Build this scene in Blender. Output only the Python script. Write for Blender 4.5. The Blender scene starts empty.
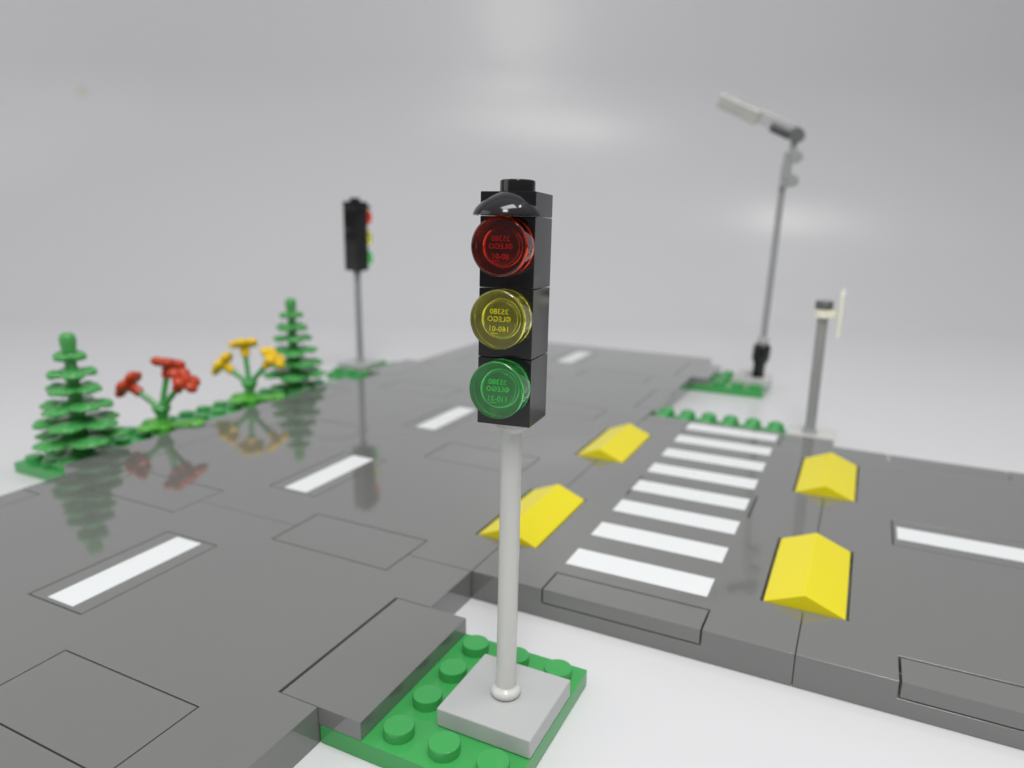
import bpy, bmesh, math, random
from mathutils import Vector, Matrix

U = 0.008                      # one stud pitch = 8 mm; all sizes below are in studs
PI = math.pi
sc = bpy.context.scene
C = sc.collection
random.seed(4)

# ------------------------------------------------------------------ helpers
def link(o, parent=None):
    C.objects.link(o)
    if parent is not None:
        o.parent = parent
    return o

def finish(name, bm, mat, parent=None, angle=35, off=(0, 0, 0), recalc=True, wn=True):
    """Links a bmesh given in studs as ONE object; off = world origin of the parent in studs."""
    if recalc:
        bmesh.ops.recalc_face_normals(bm, faces=bm.faces)
    for v in bm.verts:
        v.co = (v.co - Vector(off)) * U
    me = bpy.data.meshes.new(name)
    bm.to_mesh(me)
    bm.free()
    for p in me.polygons:
        p.use_smooth = True
    me.set_sharp_from_angle(angle=math.radians(angle))
    for m in (mat if isinstance(mat, (list, tuple)) else [mat]):
        me.materials.append(m)
    o = link(bpy.data.objects.new(name, me), parent)
    if wn:
        weigh(o)
    return o

def weigh(o):
    md = o.modifiers.new('normals', 'WEIGHTED_NORMAL')
    md.keep_sharp = True
    md.weight = 100

def tag(o, label=None, cat=None, group=None, kind=None):
    if label: o['label'] = label
    if cat: o['category'] = cat
    if group: o['group'] = group
    o['kind'] = kind or 'thing'
    return o

def thing(name, loc, label, cat, group=None):
    o = bpy.data.objects.new(name, None)
    o.empty_display_size = 0.004
    o.location = Vector(loc) * U
    link(o)
    return tag(o, label, cat, group)

def add(bm, sub, M=None):
    if M is not None:
        bmesh.ops.transform(sub, matrix=M, verts=sub.verts)
    me = bpy.data.meshes.new('tmp')
    sub.to_mesh(me)
    sub.free()
    bm.from_mesh(me)
    bpy.data.meshes.remove(me)

def box(bm, x0, x1, y0, y1, z0, z1, bev=0.02, seg=2, M=None):
    s = bmesh.new()
    bmesh.ops.create_cube(s, size=1)
    for v in s.verts:
        v.co = Vector((x0 + (v.co.x + .5) * (x1 - x0), y0 + (v.co.y + .5) * (y1 - y0), z0 + (v.co.z + .5) * (z1 - z0)))
    if bev > 0:
        bmesh.ops.bevel(s, geom=s.edges[:], offset=bev, segments=seg, profile=0.5, affect='EDGES')
    add(bm, s, M)

def lathe(bm, prof, n=40, M=None, close=False):
    """Revolves (radius, height) points about z."""
    s = bmesh.new()
    rings = []
    for r, z in prof:
        if r < 1e-6:
            rings.append([s.verts.new((0, 0, z))])
        else:
            rings.append([s.verts.new((r * math.cos(2 * PI * k / n), r * math.sin(2 * PI * k / n), z)) for k in range(n)])
    pairs = list(zip(rings[:-1], rings[1:]))
    if close:
        pairs.append((rings[-1], rings[0]))
    for a, b in pairs:
        if len(a) == 1 and len(b) == 1:
            continue
        for k in range(n):
            j = (k + 1) % n
            if len(a) == 1:
                s.faces.new((a[0], b[k], b[j]))
            elif len(b) == 1:
                s.faces.new((a[k], a[j], b[0]))
            else:
                s.faces.new((a[k], a[j], b[j], b[k]))
    bmesh.ops.recalc_face_normals(s, faces=s.faces)
    add(bm, s, M)

def along(p, q):
    p, q = Vector(p), Vector(q)
    d = q - p
    return Matrix.Translation(p) @ d.to_track_quat('Z', 'Y').to_matrix().to_4x4(), d.length

def rod(bm, p, q, r, n=24, b=0.02):
    M, L = along(p, q)
    lathe(bm, [(0, 0), (r - b, 0), (r, b), (r, L - b), (r - b, L), (0, L)], n, M)

def stud(bm, x, y, z, r=0.3, h=0.215, n=32):
    if h > .3:
        lathe(bm, [(r, -.01), (r, h * .45), (r * .96, h * .66), (r * .8, h * .85), (r * .5, h * .96), (0, h)], n, Matrix.Translation((x, y, z)))
        return
    lathe(bm, [(r, -0.01), (r, h - .03), (r - .01, h - .01), (r - .03, h), (0, h)], n, Matrix.Translation((x, y, z)))

def ellipsoid(bm, c, rx, ry, rz, M=None, u=16, v=10):
    s = bmesh.new()
    bmesh.ops.create_uvsphere(s, u_segments=u, v_segments=v, radius=1)
    for w in s.verts:
        w.co = Vector((c[0] + w.co.x * rx, c[1] + w.co.y * ry, c[2] + w.co.z * rz))
    add(bm, s, M)

# ------------------------------------------------------------------ materials
def nd(nt, t, **kw):
    n = nt.nodes.new(t)
    for k, v in kw.items():
        setattr(n, k, v)
    return n

def plastic(name, col, rough=0.16, ior=1.5, bump=0.0, bscale=60.0, rvar=0.05, cvar=0.03, coat=0.0, sss=0.0):
    m = bpy.data.materials.new(name)
    m.use_nodes = True
    nt = m.node_tree
    b = nt.nodes['Principled BSDF']
    b.inputs['IOR'].default_value = ior
    tc = nd(nt, 'ShaderNodeTexCoord')
    geo = nd(nt, 'ShaderNodeNewGeometry')
    n1 = nd(nt, 'ShaderNodeTexNoise')
    n1.inputs['Scale'].default_value = 0.9 / U * 0.35
    n1.inputs['Detail'].default_value = 4
    nt.links.new(geo.outputs['Position'], n1.inputs['Vector'])
    mr = nd(nt, 'ShaderNodeMapRange')
    mr.inputs['From Min'].default_value = 0.3
    mr.inputs['From Max'].default_value = 0.7
    mr.inputs['To Min'].default_value = max(0.02, rough - rvar)
    mr.inputs['To Max'].default_value = rough + rvar
    nt.links.new(n1.outputs['Fac'], mr.inputs['Value'])
    nt.links.new(mr.outputs['Result'], b.inputs['Roughness'])
    mx = nd(nt, 'ShaderNodeMix', data_type='RGBA')
    lo = [max(0, c * (1 - cvar)) for c in col]
    hi = [min(1, c * (1 + cvar)) for c in col]
    mx.inputs['A'].default_value = (*lo, 1)
    mx.inputs['B'].default_value = (*hi, 1)
    n3 = nd(nt, 'ShaderNodeTexNoise')
    n3.inputs['Scale'].default_value = 1.0 / U * 0.12
    n3.inputs['Detail'].default_value = 6
    nt.links.new(geo.outputs['Position'], n3.inputs['Vector'])
    nt.links.new(n3.outputs['Fac'], mx.inputs['Factor'])
    nt.links.new(mx.outputs['Result'], b.inputs['Base Color'])
    if sss > 0:
        b.inputs['Subsurface Weight'].default_value = sss
        b.inputs['Subsurface Radius'].default_value = (1, 1, 1)
        b.inputs['Subsurface Scale'].default_value = 0.001
    if bump > 0:
        n2 = nd(nt, 'ShaderNodeTexNoise')
        n2.inputs['Scale'].default_value = 0.45 / U
        n2.inputs['Detail'].default_value = 2
        nt.links.new(geo.outputs['Position'], n2.inputs['Vector'])
        bp = nd(nt, 'ShaderNodeBump')
        bp.inputs['Strength'].default_value = bump
        bp.inputs['Distance'].default_value = 0.0002
        nt.links.new(n2.outputs['Fac'], bp.inputs['Height'])
        nt.links.new(bp.outputs['Normal'], b.inputs['Normal'])
    return m

def clear(name, col, rough=0.03, trans=1.0, ior=1.55):
    m = bpy.data.materials.new(name)
    m.use_nodes = True
    b = m.node_tree.nodes['Principled BSDF']
    b.inputs['Base Color'].default_value = (*col, 1)
    b.inputs['Roughness'].default_value = rough
    b.inputs['IOR'].default_value = ior
    b.inputs['Transmission Weight'].default_value = trans
    return m

def road_material():
    m = plastic('dark_grey_plastic', (0.168, 0.173, 0.166), rough=0.045, bump=0.022, rvar=0.015, cvar=0.035)
    nt = m.node_tree
    b = nt.nodes['Principled BSDF']
    b.inputs['Coat Weight'].default_value = 0.8
    b.inputs['Coat Roughness'].default_value = 0.03
    # a little dust: sparse pale specks lying on the plastic
    geo = nd(nt, 'ShaderNodeNewGeometry')
    vo = nd(nt, 'ShaderNodeTexVoronoi')
    vo.inputs['Scale'].default_value = 0.8 / U
    nt.links.new(geo.outputs['Position'], vo.inputs['Vector'])
    ra = nd(nt, 'ShaderNodeMapRange')
    ra.inputs['From Min'].default_value = 0.010
    ra.inputs['From Max'].default_value = 0.03
    ra.inputs['To Min'].default_value = 1.0
    ra.inputs['To Max'].default_value = 0.0
    nt.links.new(vo.outputs['Distance'], ra.inputs['Value'])
    sep = nd(nt, 'ShaderNodeSeparateColor')
    nt.links.new(vo.outputs['Color'], sep.inputs['Color'])
    gt = nd(nt, 'ShaderNodeMath', operation='GREATER_THAN')
    gt.inputs[1].default_value = 0.93
    nt.links.new(sep.outputs['Red'], gt.inputs[0])
    mu = nd(nt, 'ShaderNodeMath', operation='MULTIPLY')
    nt.links.new(ra.outputs['Result'], mu.inputs[0])
    nt.links.new(gt.outputs['Value'], mu.inputs[1])
    mu2 = nd(nt, 'ShaderNodeMath', operation='MULTIPLY')
    nt.links.new(mu.outputs['Value'], mu2.inputs[0])
    mu2.inputs[1].default_value = 0.5
    old = b.inputs['Base Color'].links[0].from_socket
    mx = nd(nt, 'ShaderNodeMix', data_type='RGBA')
    nt.links.new(mu2.outputs['Value'], mx.inputs['Factor'])
    nt.links.new(old, mx.inputs['A'])
    mx.inputs['B'].default_value = (0.6, 0.6, 0.58, 1)
    nt.links.new(mx.outputs['Result'], b.inputs['Base Color'])
    return m

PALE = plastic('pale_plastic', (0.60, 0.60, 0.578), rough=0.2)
ROAD = road_material()
WHITE = plastic('white_print', (0.77, 0.79, 0.80), rough=0.25, cvar=0.02)
GREEN = plastic('green_plastic', (0.05, 0.34, 0.085), rough=0.12, cvar=0.05, bump=0.03)
LEAF = plastic('leaf_green_plastic', (0.07, 0.35, 0.085), rough=0.15, cvar=0.08)
LIME = plastic('bright_green_plastic', (0.12, 0.50, 0.06), rough=0.2)
YELLOW = plastic('yellow_plastic', (0.80, 0.69, 0.006), rough=0.3, rvar=0.02, cvar=0.01)
LGREY = plastic('light_grey_plastic', (0.44, 0.45, 0.45), rough=0.2, cvar=0.02, bump=0.03)
BLACK = plastic('black_plastic', (0.009, 0.009, 0.010), rough=0.09, cvar=0.1, bump=0.06)
BLACKS = plastic('shiny_black_plastic', (0.008, 0.008, 0.010), rough=0.12, rvar=0.02, cvar=0.1)
DGREY = plastic('slate_grey_plastic', (0.13, 0.135, 0.135), rough=0.25)
MGREY = plastic('mid_grey_plastic', (0.32, 0.33, 0.33), rough=0.3)
RED = plastic('red_plastic', (0.52, 0.045, 0.007), rough=0.25, cvar=0.06)
GOLD = plastic('flower_yellow_plastic', (0.88, 0.57, 0.006), rough=0.25, cvar=0.05)
CREAM = plastic('cream_plastic', (0.90, 0.89, 0.76), rough=0.2)
SMOKE = plastic('pale_grey_plastic', (0.55, 0.55, 0.55), rough=0.25)
CLEAR = clear('clear_plastic', (0.92, 0.92, 0.92), trans=0.8)
GLOW = clear('clear_cream_plastic', (0.98, 0.98, 0.93), rough=0.06, trans=0.68)
T_RED = clear('clear_red_plastic', (0.92, 0.06, 0.012), trans=.99)
T_YEL = clear('clear_yellow_plastic', (1.0, 0.97, 0.16), trans=.95)
T_GRN = clear('clear_green_plastic', (0.17, 0.88, 0.26), trans=0.92)
L_RED = plastic('red_lettering', (0.75, 0.10, 0.05), rough=0.4)
L_YEL = plastic('yellow_lettering', (0.95, 0.92, 0.45), rough=0.4)
L_GRN = plastic('green_lettering', (0.45, 0.95, 0.50), rough=0.4)

# ------------------------------------------------------------------ camera (solved from the photograph)
CAM = Vector((8.44896, -15.16499, 10.08167))
R_ = ((0.89821118, 0.43932454, 0.01451278), (0.11617617, -0.20542421, -0.97175305), (-0.42393369, 0.8745255, -0.23555336))
cam = bpy.data.cameras.new('camera')
co = link(bpy.data.objects.new('camera', cam))
co.matrix_world = Matrix(((R_[0][0], -R_[1][0], -R_[2][0], CAM.x * U),
                          (R_[0][1], -R_[1][1], -R_[2][1], CAM.y * U),
                          (R_[0][2], -R_[1][2], -R_[2][2], CAM.z * U),
                          (0, 0, 0, 1)))
cam.sensor_width = 36
cam.lens = 723.55 / 1024 * 36
cam.clip_start = 0.002
cam.clip_end = 50
cam.dof.use_dof = True
cam.dof.focus_distance = 12.7 * U
cam.dof.aperture_fstop = 19.5
sc.camera = co

# ------------------------------------------------------------------ backdrop: one sheet, table then sweep then wall
F2 = Vector((-0.4362, 0.8998, 0)).normalized()
S2 = Vector((F2.y, -F2.x, 0))
O2 = Vector((CAM.x, CAM.y, 0))
FLAT, RAD, TOP = 64.0, 26.0, 130.0

def backdrop():
    m = bpy.data.materials.new('white_glossy_sheet')
    m.use_nodes = True
    nt = m.node_tree
    b = nt.nodes['Principled BSDF']
    b.inputs['Base Color'].default_value = (0.650, 0.650, 0.668, 1)
    b.inputs['Roughness'].default_value = 0.27
    b.inputs['IOR'].default_value = 1.42
    geo = nd(nt, 'ShaderNodeNewGeometry')
    n = nd(nt, 'ShaderNodeTexNoise')
    n.inputs['Scale'].default_value = 0.07 / U
    n.inputs['Detail'].default_value = 1.5
    nt.links.new(geo.outputs['Position'], n.inputs['Vector'])
    bp = nd(nt, 'ShaderNodeBump')
    bp.inputs['Strength'].default_value = 0.35
    bp.inputs['Distance'].default_value = 0.004
    nt.links.new(n.outputs['Fac'], bp.inputs['Height'])
    nt.links.new(bp.outputs['Normal'], b.inputs['Normal'])
    # one small yellowish smudge high on the wall
    sp = (O2 + F2 * (FLAT + RAD) + S2 * (-50.6) + Vector((0, 0, 22.6))) * U
    ds = nd(nt, 'ShaderNodeVectorMath', operation='DISTANCE')
    nt.links.new(geo.outputs['Position'], ds.inputs[0])
    ds.inputs[1].default_value = sp
    ms = nd(nt, 'ShaderNodeMapRange', interpolation_type='SMOOTHSTEP')
    ms.inputs['From Min'].default_value = 0.1 * U
    ms.inputs['From Max'].default_value = 1.1 * U
    ms.inputs['To Min'].default_value = 0.4
    ms.inputs['To Max'].default_value = 0.0
    nt.links.new(ds.outputs['Value'], ms.inputs['Value'])
    mxs = nd(nt, 'ShaderNodeMix', data_type='RGBA')
    mxs.inputs['A'].default_value = b.inputs['Base Color'].default_value
    mxs.inputs['B'].default_value = (0.55, 0.48, 0.25, 1)
    nt.links.new(ms.outputs['Result'], mxs.inputs['Factor'])
    nt.links.new(mxs.outputs['Result'], b.inputs['Base Color'])
    prof = [(-70, 0), (-30, 0), (0, 0), (20, 0), (40, 0), (FLAT, 0)]
    for k in range(1, 41):
        a = PI / 2 * k / 40
        prof.append((FLAT + RAD * math.sin(a), RAD * (1 - math.cos(a))))
    prof += [(FLAT + RAD, RAD + 20), (FLAT + RAD, TOP)]
    ts = [-150, -90, -45, 0, 45, 90, 150]
    bm = bmesh.new()
    g = [[bm.verts.new(O2 + F2 * s + S2 * t + Vector((0, 0, z))) for t in ts] for s, z in prof]
    for i in range(len(prof) - 1):
        for j in range(len(ts) - 1):
            bm.faces.new((g[i][j], g[i][j + 1], g[i + 1][j + 1], g[i + 1][j]))
    o = finish('backdrop', bm, m, angle=60, recalc=False, wn=False)
    tag(o, 'white glossy sheet sweeping from table up into grey wall', 'backdrop', kind='structure')
backdrop()

# ------------------------------------------------------------------ road plates
H, T = 0.8, 0.4                # road top, plate thickness

def plate(x0, x1, y0, y1, recesses, label, group='grey road plates'):
    """A road plate with square-cut recesses, as one height-stepped solid."""
    nx, ny = int(x1 - x0), int(y1 - y0)
    rec = set()
    for a, b, c, d in recesses:
        for i in range(max(a, x0), min(b, x1)):
            for j in range(max(c, y0), min(d, y1)):
                rec.add((i, j))
    bm = bmesh.new()
    cache = {}
    e = 0.010
    def V(x, y, z):
        k = (x, y, z)
        if k not in cache:
            X = x + e if x == x0 else (x - e if x == x1 else x)
            Y = y + e if y == y0 else (y - e if y == y1 else y)
            cache[k] = bm.verts.new((X, Y, z))
        return cache[k]
    def hgt(i, j):
        if i < x0 or i >= x1 or j < y0 or j >= y1:
            return 0.0
        return T if (i, j) in rec else H
    def wall(p, q, lo, hi):
        zs = [z for z in (0.0, T, H) if lo <= z <= hi]
        for a, b in zip(zs[:-1], zs[1:]):
            bm.faces.new((V(*p, a), V(*q, a), V(*q, b), V(*p, b)))
    for i in range(x0, x1):
        for j in range(y0, y1):
            h = hgt(i, j)
            bm.faces.new((V(i, j, h), V(i + 1, j, h), V(i + 1, j + 1, h), V(i, j + 1, h)))
            bm.faces.new((V(i, j, 0.0), V(i, j + 1, 0.0), V(i + 1, j + 1, 0.0), V(i + 1, j, 0.0)))
            for (di, dj, p, q) in ((1, 0, (i + 1, j), (i + 1, j + 1)), (-1, 0, (i, j + 1), (i, j)),
                                   (0, 1, (i + 1, j + 1), (i, j + 1)), (0, -1, (i, j), (i + 1, j))):
                n = hgt(i + di, j + dj)
                if n < h:
                    wall(p, q, n, h)
    bmesh.ops.recalc_face_normals(bm, faces=bm.faces)
    bmesh.ops.dissolve_limit(bm, angle_limit=0.01, verts=bm.verts, edges=bm.edges)
    for v in bm.verts:
        v.co.z += 0.004
    o = finish('road_plate', bm, ROAD, recalc=False, angle=180, wn=False)
    bv = o.modifiers.new('edge', 'BEVEL')
    bv.width = 0.013 * U
    bv.segments = 2
    bv.limit_method = 'ANGLE'
    bv.angle_limit = math.radians(40)
    bv.harden_normals = False
    weigh(o)
    return tag(o, label, 'road plate', group)

G = 0.034                      # gap round an inlaid tile

def tile(name, x0, x1, y0, y1, parent=None, mat=None, g=(G, G, G, G), z1=H):
    bm = bmesh.new()
    box(bm, x0 + g[0], x1 - g[1], y0 + g[2], y1 - g[3], T + (0.035 if name == 'edge_tile' else 0.003), z1, bev=0.016)
    return finish(name, bm, mat or ROAD, parent)

def stripe(name, x0, x1, y0, y1, parent):
    bm = bmesh.new()
    box(bm, x0, x1, y0, y1, H - 0.01, H + 0.0045, bev=0)
    return finish(name, bm, WHITE, parent)

MAIN_R = []
for j in range(-16, 32, 8):
    MAIN_R += [(-16, -15, j + 2, j + 6), (-1, 0, j + 2, j + 6), (-9, -7, j + 2, j + 6)]
for j in range(-8, 32, 8):
    MAIN_R += [(-6, -2, j - 1, j + 1), (-14, -10, j - 1, j + 1)]
main_labels = {
    -16: 'near square grey road plate of the main road, in the bottom left of the photo',
    0: 'middle square grey road plate between the flowers and the crossing, with two white dashes',
    16: 'farthest square grey road plate of the main road, beside the street lamp',
}
main_plates = {}
for j in range(-16, 32, 16):
    p = main_plates[j] = plate(-16, 0, j, j + 16, MAIN_R, main_labels[j])
    for q in (j, j + 8):
        d = tile('dash_tile', -9, -7, q + 2, q + 6, p)
        stripe('white_dash', -8.44, -7.50, q + 2.14, q + 5.86, d)
        if q in (-16, -8, 24):
            tile('edge_tile', -16, -15, q + 2, q + 6, p)
        if q in (-16, 16):
            tile('edge_tile', -1, 0, q + 2, q + 6, p)
    tile('middle_tile', -6, -2, j + 7, j + 9, p)
    tile('middle_tile', -14, -10, j + 7, j + 9, p)

# crossing plate
pc = plate(0, 8, 0, 16, [(2, 6, 0, 1), (2, 6, 15, 16), (2, 6, 7, 9), (0, 1, 2, 6), (0, 1, 10, 14), (7, 8, 2, 6), (7, 8, 10, 14)],
           'grey road plate printed with the white striped pedestrian crossing')
tile('edge_tile', 2, 6, 0, 1, pc, g=(.04, .04, .012, .045))
ct = tile('crossing_tile', 2, 6, 7, 9, pc, g=(.045, .045, .008, .008))
for k in range(7):
    y = 1.55 + 2 * k
    stripe('crossing_stripe', 2.03, 5.80, y, y + 1.0, ct if k == 3 else pc)
# side road plate
ps = plate(8, 16, 0, 16, [(10, 14, 0, 1), (10, 14, 15, 16), (10, 14, 7, 9), (8, 9, 2, 6), (8, 9, 10, 14), (15, 16, 2, 6), (15, 16, 10, 14)],
           'grey road plate of the side road at the right, with one white dash')
d = tile('dash_tile', 10, 14, 7, 9, ps)
stripe('white_dash', 10.14, 13.86, 7.50, 8.44, d)
tile('edge_tile', 10, 14, 0, 1, ps, g=(.05, .05, .012, .05))
tile('edge_tile', 10, 14, 15, 16, ps)
tile('edge_tile', 15, 16, 2, 6, ps)
tile('edge_tile', 15, 16, 10, 14, ps)

# tiles that bridge two plates
joint_labels = {
    (-6, 0): 'flat grey tile across the road joint just left of the near signal post foot',
    (-6, 16): 'flat grey tile across the joint just beyond the rear left yellow bump',
    (-14, 0): 'flat grey tile on the tree side of the road, in front of the red flowers',
    (-14, 16): 'flat grey tile on the tree side, beside the far traffic light',
}
for (x, j), lab in joint_labels.items():
    tag(tile('joint_tile', x, x + 4, j - 1, j + 1), lab, 'tile', 'flat grey tiles over the plate joints')

# ------------------------------------------------------------------ green plates and the grey tiles on them
def green(x0, x1, y0, y1, skip, label, T=T, sh=.215, sr=.30):
    bm = bmesh.new()
    e = 0.012
    box(bm, x0 + e, x1 - e, y0 + e, y1 - e, 0.003, T, bev=0.02)
    for i in range(x0, x1):
        for j in range(y0, y1):
            if not any(a <= i < b and c <= j < d for a, b, c, d in skip):
                stud(bm, i + .5, j + .5, T, sr, sh)
    return tag(finish('green_plate', bm, GREEN), label, 'green plate', 'green studded plates beside the road')

green(0, 4, -6, -2, [(0, 1, -6, -2), (2, 4, -5, -3)], 'green studded square plate under the near traffic light')
green(0, 4, 26, 30, [(0, 1, 26, 30), (2, 4, 27, 29)], 'green studded square plate under the street lamp')
green(-20, -16, 18, 22, [(-17, -16, 18, 22), (-20, -18, 19, 21)], 'green studded square plate under the far traffic light')
green(0, 8, 17, 19, [(6, 8, 17, 19)], 'green studded strip at the far end of the crossing, under the road sign', T=.40, sh=.46, sr=.36)
green(-20, -16, 0, 16, [(-17, -16, 0, 16)], 'long green studded strip carrying the pine trees and flowers')

def kerb(x0, x1, y0, y1, label, g=(G, G, G, G)):
    return tag(tile('kerb_tile', x0, x1, y0, y1, g=g), label, 'tile', 'grey tiles joining road and green plates')

kerb(-1, 1, -6, -2, 'grey tile overlapping the green plate of the near traffic light', g=(.07, .015, .015, .015))
kerb(-1, 1, 26, 30, 'grey tile overlapping the green plate of the street lamp')
kerb(-17, -15, 18, 22, 'grey tile overlapping the green plate of the far traffic light')
t8 = kerb(2, 6, 15, 17, 'grey tile with the last white stripe of the crossing, before the green studs')
stripe('crossing_stripe', 2.03, 5.80, 15.55, 16.55, t8)
kerb(0, 2, 16, 17, 'short grey tile left of the last crossing stripe, before the green studs')
kerb(6, 8, 16, 17, 'short grey tile in front of the road sign base')
kerb(-17, -16, 0, 2, 'narrow grey tile at the foot of the near pine tree')
kerb(-17, -15, 2, 6, 'grey tile between the road and the red flowers')
kerb(-17, -16, 6, 10, 'narrow grey tile along the green strip between red and yellow flowers')
kerb(-17, -15, 10, 14, 'grey tile between the road and the yellow flowers')
kerb(-17, -16, 14, 16, 'narrow grey tile at the foot of the far pine tree')

# ------------------------------------------------------------------ yellow bumps
def bump(x, y, label):
    bm = bmesh.new()
    g, gx = 0.04, 0.07
    x0, x1, y0, y1 = x - 1 + gx, x + 1 - gx, y + g, y + 4 - g
    zb, ze, zr = T + .003, H - 0.01, 1.175
    sec = [(x0, zb), (x1, zb), (x1, ze), (x, zr), (x0, ze)]
    a = [bm.verts.new((u, y0, w)) for u, w in sec]
    b = [bm.verts.new((u, y1, w)) for u, w in sec]
    bm.faces.new(a)
    bm.faces.new(b[::-1])
    for k in range(5):
        j = (k + 1) % 5
        bm.faces.new((a[k], b[k], b[j], a[j]))
    bmesh.ops.recalc_face_normals(bm, faces=bm.faces)
    bmesh.ops.bevel(bm, geom=bm.edges[:], offset=0.02, segments=2, profile=0.5, affect='EDGES')
    tag(finish('speed_bump', bm, YELLOW, angle=25), label, 'speed bump', 'yellow ridged speed bumps at the crossing')

bump(0, 2, 'yellow ridged speed bump half hidden by the near signal post')
bump(0, 10, 'yellow ridged speed bump left of the crossing, before the green studs')
bump(8, 2, 'yellow ridged speed bump right of the crossing, nearest the front road edge')
bump(8, 10, 'yellow ridged speed bump in front of the road sign')

# ------------------------------------------------------------------ traffic lights
def text_mesh(body, size):
    cu = bpy.data.curves.new('lettering', 'FONT')
    cu.body = body
    cu.size = size
    cu.align_x = 'CENTER'
    cu.align_y = 'CENTER'
    cu.extrude = 0.006
    cu.offset = 0.0019
    cu.space_character = 1.08
    o = bpy.data.objects.new('lettering', cu)
    C.objects.link(o)
    dg = bpy.context.evaluated_depsgraph_get()
    me = bpy.data.meshes.new_from_object(o.evaluated_get(dg))
    bpy.data.objects.remove(o)
    bpy.data.curves.remove(cu)
    bm = bmesh.new()
    bm.from_mesh(me)
    bpy.data.meshes.remove(me)
    return bm

def traffic_light(x, y, head, label, letters=True, pole=None):
    hx, hy, hz, yaw, tx, ty = head
    root = thing('traffic_light', (x, y, T), label, 'traffic light', 'traffic lights with three coloured lenses')
    O = (x, y, T)
    M = Matrix.Translation((hx, hy, hz)) @ Matrix.Rotation(math.hypot(tx, ty), 4, Vector((tx, ty, 0)).normalized()) @ Matrix.Rotation(yaw, 4, 'Z')
    bm = bmesh.new()
    box(bm, x - 1 + .012, x + 1 - .012, y - 1 + .012, y + 1 - .012, T + .003, H, bev=0.035, seg=3)
    finish('base', bm, LGREY, root, off=O)
    bm = bmesh.new()
    top = M @ Vector((0, 0, 0.02))
    foot = Vector((x, y, H - .01))
    Mp, L = along(foot, top)
    prof = [(0, 0), (.25, 0), (.285, .03), (.30, .08), (.285, .14), (.25, .175), (.205, .20), (.195, .23), (.195, L - .26), (.205, L - .23),
            (.27, L - .17), (.285, L - .13), (.285, L), (0, L)]
    lathe(bm, prof, 40, Mp)
    finish('pole', bm, pole or PALE, root, off=O, angle=50)  # paler than the base: the pole's stronger side light is put into its colour
    s = 0.49
    for k in range(3):
        z0 = 1.2 * k
        bm = bmesh.new()
        box(bm, -s, s, -s, s, z0 + .004, z0 + 1.2 - .004, bev=0.014, M=M)
        # round boss that the lens presses on to
        lathe(bm, [(.30, 0), (.30, .17), (.28, .19), (.20, .19), (.20, .02), (0, .02)], 32,
              M @ Matrix.Translation((0, -s, z0 + .70)) @ Matrix.Rotation(PI / 2, 4, 'X'))
        finish('signal_housing', bm, BLACK, root, off=O)
    bm = bmesh.new()
    box(bm, -s, s, -s, s, 3.604, 4.0, bev=0.014, M=M)
    lathe(bm, [(.305, -.01), (.305, .185), (.295, .205), (.275, .215), (0, .215)], 40, M @ Matrix.Translation((0, 0, 4.0)))
    finish('top_plate', bm, BLACK, root, off=O)
    # visor: hollow quarter dome over the red lens
    bm = bmesh.new()
    nu, nv = 28, 12
    def dome(rx, ry, rz):
        g = []
        for a in range(nv + 1):
            el = PI / 2 * a / nv
            row = []
            for b in range(nu + 1):
                az = PI * b / nu
                row.append(bm.verts.new(M @ Vector((rx * math.cos(az) * math.cos(el) ** 1.45, -s + .012 - ry * math.sin(az) * math.cos(el) ** 1.45, 3.60 + rz * math.sin(el) ** 1.15))))
            g.append(row)
        for a in range(nv):
            for b in range(nu):
                bm.faces.new((g[a][b], g[a][b + 1], g[a + 1][b + 1], g[a + 1][b]))
        return g
    o_, i_ = dome(.575, .64, .41), dome(.52, .58, .36)
    for b in range(nu):
        bm.faces.new((o_[0][b], i_[0][b], i_[0][b + 1], o_[0][b + 1]))
    for a in range(nv):
        for b in (0, nu):
            bm.faces.new((o_[a][b], o_[a + 1][b], i_[a + 1][b], i_[a][b]))
    bmesh.ops.remove_doubles(bm, verts=bm.verts, dist=1e-4)
    finish('visor', bm, BLACKS, root, off=O, angle=50)
    rows = (('grn', T_GRN, L_GRN, '110-21', 0), ('yel', T_YEL, L_YEL, '160-01', 1), ('red', T_RED, L_RED, '80-01', 2))
    nm = {'grn': 'green lens', 'yel': 'yellow lens', 'red': 'red lens'}
    for key, mt, lt, code, k in rows:
        # local frame of the lens: +z out of the front of the head
        ML = M @ Matrix.Translation((0, -s - .40, 1.2 * k + .70)) @ Matrix.Rotation(PI / 2, 4, 'X')
        bm = bmesh.new()
        R = .497
        oct_ = 48
        prof = [(0, 0), (R - .05, 0), (R - .03, -.004), (R - .012, -.014), (R - .002, -.03), (R, -.05), (R, -.385), (R - .012, -.397), (.345, -.397),
                (.333, -.385), (.325, -.20), (.315, -.185), (.29, -.18), (0, -.18)]
        lathe(bm, prof, oct_, ML)
        o = finish('lens', bm, mt, root, off=O, angle=50)
        o['label'] = nm[key]
        if letters:
            bm = bmesh.new()
            for body, size, dz in (('35380', .125, .125), ('\u00a9LEGO', .12, .0), (code, .125, -.165)):
                t = text_mesh(body, size)
                add(bm, t, ML @ Matrix.Translation((-.01, dz, -.190)) @ Matrix.Diagonal((-1, 1, 1, 1)))
            # line under the last two figures
            sx = -.085
            box(bm, -.15, -.03, -.245, -.232, -.196, -.184, bev=0, M=ML)
            finish('lettering', bm, lt, o, off=O)
    return root

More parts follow.
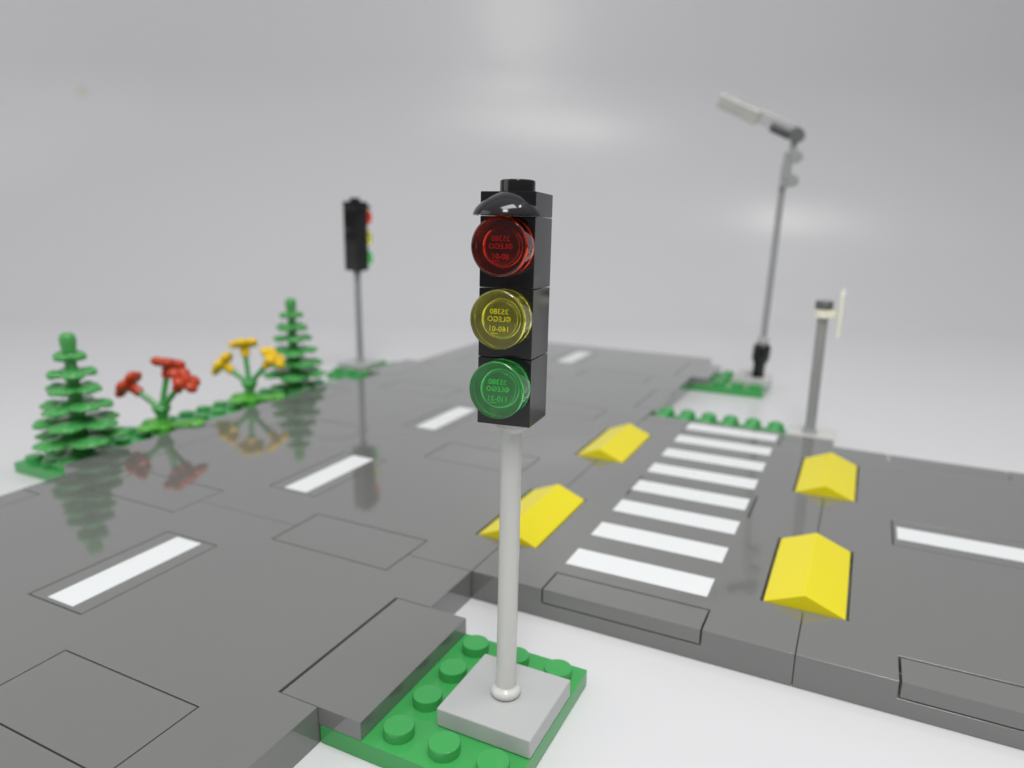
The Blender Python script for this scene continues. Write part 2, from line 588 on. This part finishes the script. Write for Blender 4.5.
traffic_light(3, -4, (2.927, -3.746, 6.346, 0.115, -0.039, -0.009), 'sharp grey post traffic light in front with red, yellow and green lenses towards the camera')
traffic_light(-19, 20, (-19.02, 20.02, 6.36, PI - 0.12, 0.01, 0.012), 'blurred far traffic light beyond the flowers, its black back towards the camera', letters=False, pole=MGREY)  # far pole stands in shade, put into its greyer colour

# ------------------------------------------------------------------ pine trees
def pine(x, y, rot, label):
    O = (x, y, T)
    root = thing('pine_tree', O, label, 'tree', 'small green toy pine trees')
    root.rotation_euler.z = rot
    bm = bmesh.new()
    lathe(bm, [(0, 0), (.40, 0), (.40, .36), (.30, .45), (.27, 2.0), (.20, 4.2), (0, 4.3)], 16)
    finish('trunk', bm, LEAF, root)
    bm = bmesh.new()
    tiers = [(0.16, 1.28, 4), (0.90, 1.68, 5), (1.53, 1.52, 5), (2.18, 1.29, 5), (2.81, 1.02, 4), (3.42, .86, 4), (4.04, .62, 4)]
    rnd = random.Random(7)
    for i, (z, R, n) in enumerate(tiers):
        ph = i * PI / n + rnd.uniform(-.1, .1)
        for k in range(n):
            a = 2 * PI * k / n + ph
            w = R * (0.42 if n == 5 else .50)
            Mx = Matrix.Translation((0, 0, z)) @ Matrix.Rotation(a, 4, 'Z') @ Matrix.Rotation(rnd.uniform(.02, .14), 4, 'Y')
            ellipsoid(bm, (R * .58, 0, 0), R * .42, w, .15, Mx, 16, 10)
            ellipsoid(bm, (R * .72, 0, .05), R * .24, w * .5, .14, Mx, 12, 8)
            ellipsoid(bm, (R * .78, w * .46, 0.0), R * .20, w * .34, .13, Mx, 10, 8)
            ellipsoid(bm, (R * .78, -w * .46, 0.0), R * .20, w * .34, .13, Mx, 10, 8)
        lathe(bm, [(0, -.16), (R * .40, -.11), (R * .52, 0), (R * .40, .11), (0, .17)], 20, Matrix.Translation((0, 0, z)))
    lathe(bm, [(0, 4.15), (.26, 4.2), (.27, 4.40), (.28, 4.46), (.295, 4.58), (.295, 4.70), (.26, 4.83), (.17, 4.91), (0, 4.94)], 16)
    finish('crown', bm, LEAF, root)
    return root

pine(-18.25, 1.6, .35, 'green toy pine tree nearest the camera, at the left end of the green strip')
pine(-18.8, 14.05, 1.0, 'green toy pine tree just right of the yellow flowers')

# ------------------------------------------------------------------ flowers
RT = Vector((0.898, 0.439, 0)).normalized()
FW = Vector((-0.439, 0.898, 0))

def flowers(x, y, mat, heads, label, colour):
    O = Vector((x, y, T))
    root = thing('flower_plant', O, label, 'flower', 'toy flower plants on the green strip')
    bm = bmesh.new()
    for k, (a, l) in enumerate(((0.75, 1.6), (2.9, 1.15), (4.5, 1.0))):
        Mx = Matrix.Rotation(a, 4, 'Z')
        ellipsoid(bm, (l * .52, 0, .44), l * .5, .36, .12, Mx, 16, 8)
        ellipsoid(bm, (l * .80, .18, .46), l * .24, .24, .11, Mx, 12, 6)
        ellipsoid(bm, (l * .80, -.18, .46), l * .24, .24, .11, Mx, 12, 6)
    lathe(bm, [(0, 0), (.36, 0), (.42, .40), (.34, .48), (.32, .68), (0, .68)], 20)
    finish('leaf_base', bm, LIME, root)
    bm = bmesh.new()
    lathe(bm, [(0, .60), (.20, .60), (.24, .9), (.40, 1.22), (.34, 1.32), (0, 1.36)], 18)
    tops = []
    for (r, f, z) in heads:
        b = Vector((0, 0, 1.15))
        p = RT * r + FW * f + Vector((0, 0, z))
        tops.append((p, (p - b).normalized()))
        rod(bm, b, p, .125, 12)
    finish('stem', bm, LEAF, root)
    for i, (p, d) in enumerate(tops):
        bm = bmesh.new()
        Mx = Matrix.Translation(p) @ d.to_track_quat('Z', 'Y').to_matrix().to_4x4() @ Matrix.Scale(1.2, 4)
        lathe(bm, [(0, -.40), (.18, -.40), (.185, -.10), (.24, -.01), (.40, .05), (0, .1)], 16, Mx)
        for k in range(5):
            a = 2 * PI * k / 5 + i
            ellipsoid(bm, (.36 * math.cos(a), .36 * math.sin(a), .13), .25, .25, .17, Mx, 12, 8)
        lathe(bm, [(0, .05), (.36, .06), (.36, .14), (.22, .20), (.20, .28), (.12, .31), (0, .31)], 16, Mx)
        finish('flower_head', bm, mat, root)
    return root

flowers(-17.95, 5.05, RED, [(-1.25, .1, 2.12), (.22, .5, 2.90), (1.10, -.2, 2.40)], 'plant with three red flowers on green stems beside the near pine tree', 'red')
flowers(-18.1, 10.15, GOLD, [(-1.18, .1, 2.06), (-.30, .5, 2.92), (1.18, -.1, 2.42)], 'plant with three yellow flowers on green stems in front of the far pine tree', 'yellow')

# ------------------------------------------------------------------ street lamp
def street_lamp():
    O = Vector((3.1, 28.0, T))
    root = thing('street_lamp', O, 'tall thin grey street lamp with a slanted pale lamp head and black foot', 'street lamp')
    L = lambda x, y, z: Vector((x, y, z)) - O
    bm = bmesh.new()
    box(bm, -1, 1, -1, 1, .003, .40, bev=.03)
    stud(bm, -.5, .5, .4)
    stud(bm, -.5, -.5, .4)
    finish('base', bm, SMOKE, root)
    p0, p1 = L(3.38, 28, .8), L(3.50, 28, 2.75)
    Mx, ln = along(p0, p1)
    bm = bmesh.new()
    lathe(bm, [(0, 0), (.36, 0), (.33, .35), (.33, .75), (.47, 1.05), (.49, 1.2), (.49, ln - .18), (.40, ln - .05), (.30, ln), (0, ln)], 28, Mx)
    finish('socket', bm, BLACK, root)
    a, b = L(3.50, 28, 2.72), L(3.74, 28.05, 12.6)
    bm = bmesh.new()
    rod(bm, a, b, .175, 20)
    finish('pole', bm, MGREY, root)
    Mx, ln = along(a, b)
    bm = bmesh.new()
    lathe(bm, [(.19, .02), (.30, .02), (.33, .08), (.33, .34), (.28, .42), (.19, .42)], 24, Mx)
    finish('collar', bm, LGREY, root)
    # bracket with two rounded knuckles, clipped to the top of the pole
    bm = bmesh.new()
    MB = Matrix.Translation(L(3.92, 28.05, 11.9)) @ Matrix.Rotation(.06, 4, 'Y')
    box(bm, -.32, .10, -.42, .42, -.5, 1.35, bev=.08, M=MB)
    for z in (-.1, 1.15):
        MK = MB @ Matrix.Translation((.26, 0, z)) @ Matrix.Rotation(PI / 2, 4, 'X')
        lathe(bm, [(0, -.42), (.29, -.42), (.33, -.38), (.33, .38), (.29, .42), (0, .42)], 24, MK)
    box(bm, -.12, .22, -.3, .3, 1.2, 2.0, bev=.06, M=MB)
    finish('bracket', bm, MGREY, root)
    bm = bmesh.new()
    J = L(4.22, 28.0, 14.1)
    lathe(bm, [(0, -.45), (.34, -.45), (.38, -.41), (.38, .41), (.34, .45), (0, .45)], 28, Matrix.Translation(J) @ Matrix.Rotation(PI / 2, 4, 'X'))
    finish('hinge', bm, DGREY, root)
    # arm: 27 degrees up, along -x over the road
    MA = Matrix.Translation(J) @ Matrix.Rotation(math.radians(25.0), 4, 'Y') @ Matrix.Rotation(math.radians(-50), 4, 'X')
    bm = bmesh.new()
    box(bm, -4.65, -2.3, -.43, .43, .06, .18, bev=.04, M=MA)
    box(bm, -2.3, -.15, -.43, .43, .06, .34, bev=.04, M=MA)
    finish('lamp_arm', bm, CLEAR, root)
    bm = bmesh.new()
    box(bm, -1.5, -.3, -.12, .40, -.16, .055, bev=.05, M=MA)
    finish('arm_block', bm, DGREY, root)
    bm = bmesh.new()
    box(bm, -4.7, -2.3, -.43, .43, -.14, .055, bev=.05, M=MA)
    finish('lamp_panel', bm, GLOW, root)
street_lamp()

# ------------------------------------------------------------------ road sign, seen edge-on
def road_sign():
    O = Vector((7.0, 18.0, .40))
    root = thing('road_sign', O, 'grey sign post at the far corner of the crossing with white panel seen edge-on', 'road sign')
    bm = bmesh.new()
    box(bm, -.985, .985, -.985, .985, .003, .30, bev=.03)
    finish('base', bm, PALE, root)
    bm = bmesh.new()
    lathe(bm, [(0, .29), (.30, .29), (.32, .33), (.30, .40), (.22, .44), (.215, 5.5), (0, 5.5)], 24, Matrix.Translation((-.04, 0, 0)))
    finish('pole', bm, MGREY, root)
    bm = bmesh.new()
    lathe(bm, [(0, 5.76), (.34, 5.76), (.36, 5.79), (.36, 6.06), (.33, 6.10), (0, 6.10)], 24, Matrix.Translation((-.04, 0, 0)))
    finish('cap', bm, DGREY, root)
    bm = bmesh.new()
    lathe(bm, [(0, 5.40), (.36, 5.40), (.36, 5.74), (0, 5.74)], 24, Matrix.Translation((-.04, 0, 0)))
    box(bm, .1, .58, -.25, .25, 5.42, 5.70, bev=.03)
    finish('clip', bm, CREAM, root)
    bm = bmesh.new()
    box(bm, .56, .72, -.92, .92, 4.70, 6.54, bev=.05)
    finish('sign_panel', bm, CREAM, root)
road_sign()

# ------------------------------------------------------------------ light
w = bpy.data.worlds.new('World')
sc.world = w
w.use_nodes = True
bg = w.node_tree.nodes['Background']
# the room around: bright ceiling, dimmer towards the walls
wt = w.node_tree
tcw = nd(wt, 'ShaderNodeTexCoord')
sxyz = nd(wt, 'ShaderNodeSeparateXYZ')
wt.links.new(tcw.outputs['Generated'], sxyz.inputs['Vector'])
mrw = nd(wt, 'ShaderNodeMapRange', interpolation_type='SMOOTHSTEP')
mrw.inputs['From Min'].default_value = -0.05
mrw.inputs['From Max'].default_value = 0.75
mrw.inputs['To Min'].default_value = 0.16
mrw.inputs['To Max'].default_value = 0.50
wt.links.new(sxyz.outputs['Z'], mrw.inputs['Value'])
wt.links.new(mrw.outputs['Result'], bg.inputs['Strength'])
bg.inputs['Color'].default_value = (0.97, 0.98, 1.0, 1)

def cam_pt(s, t, z):
    return (O2 + F2 * s + S2 * t + Vector((0, 0, z)))

def lamp(name, pos, aim, size, power, col=(1, .99, .965), sy=None):
    l = bpy.data.lights.new(name, 'AREA')
    l.energy = power
    l.color = col
    l.shape = 'RECTANGLE'
    l.size = size * U
    l.size_y = (sy or size) * U
    o = link(bpy.data.objects.new(name, l))
    p, a = Vector(pos) * U, Vector(aim) * U
    o.location = p
    o.rotation_euler = (a - p).to_track_quat('-Z', 'Y').to_euler()
    return o

lamp('ceiling_lamp', cam_pt(2, 8, 78), cam_pt(12, 0, 0), 44, 1.9, sy=22)
lamp('room_lamp', cam_pt(-22, 0, 56), cam_pt(14, 0, 4), 13, 0.95, sy=20)
lamp('left_fill_lamp', cam_pt(0, -140, 60), cam_pt(14, 0, 0), 100, 2.5)  # added unseen light from the left, brightens the pole and bump sides
lamp('strip_lamp', cam_pt(50, 102, 200), cam_pt(40, 40, 0), 44, 2.3, sy=9)

# ------------------------------------------------------------------ render settings
sc.view_settings.view_transform = 'Standard'
sc.view_settings.look = 'None'
sc.view_settings.exposure = 0.0
sc.view_settings.gamma = 1.0
sc.cycles.max_bounces = 14
sc.cycles.transmission_bounces = 12
sc.cycles.glossy_bounces = 6
sc.cycles.diffuse_bounces = 4
sc.cycles.sample_clamp_indirect = 4
sc.cycles.use_denoising = True
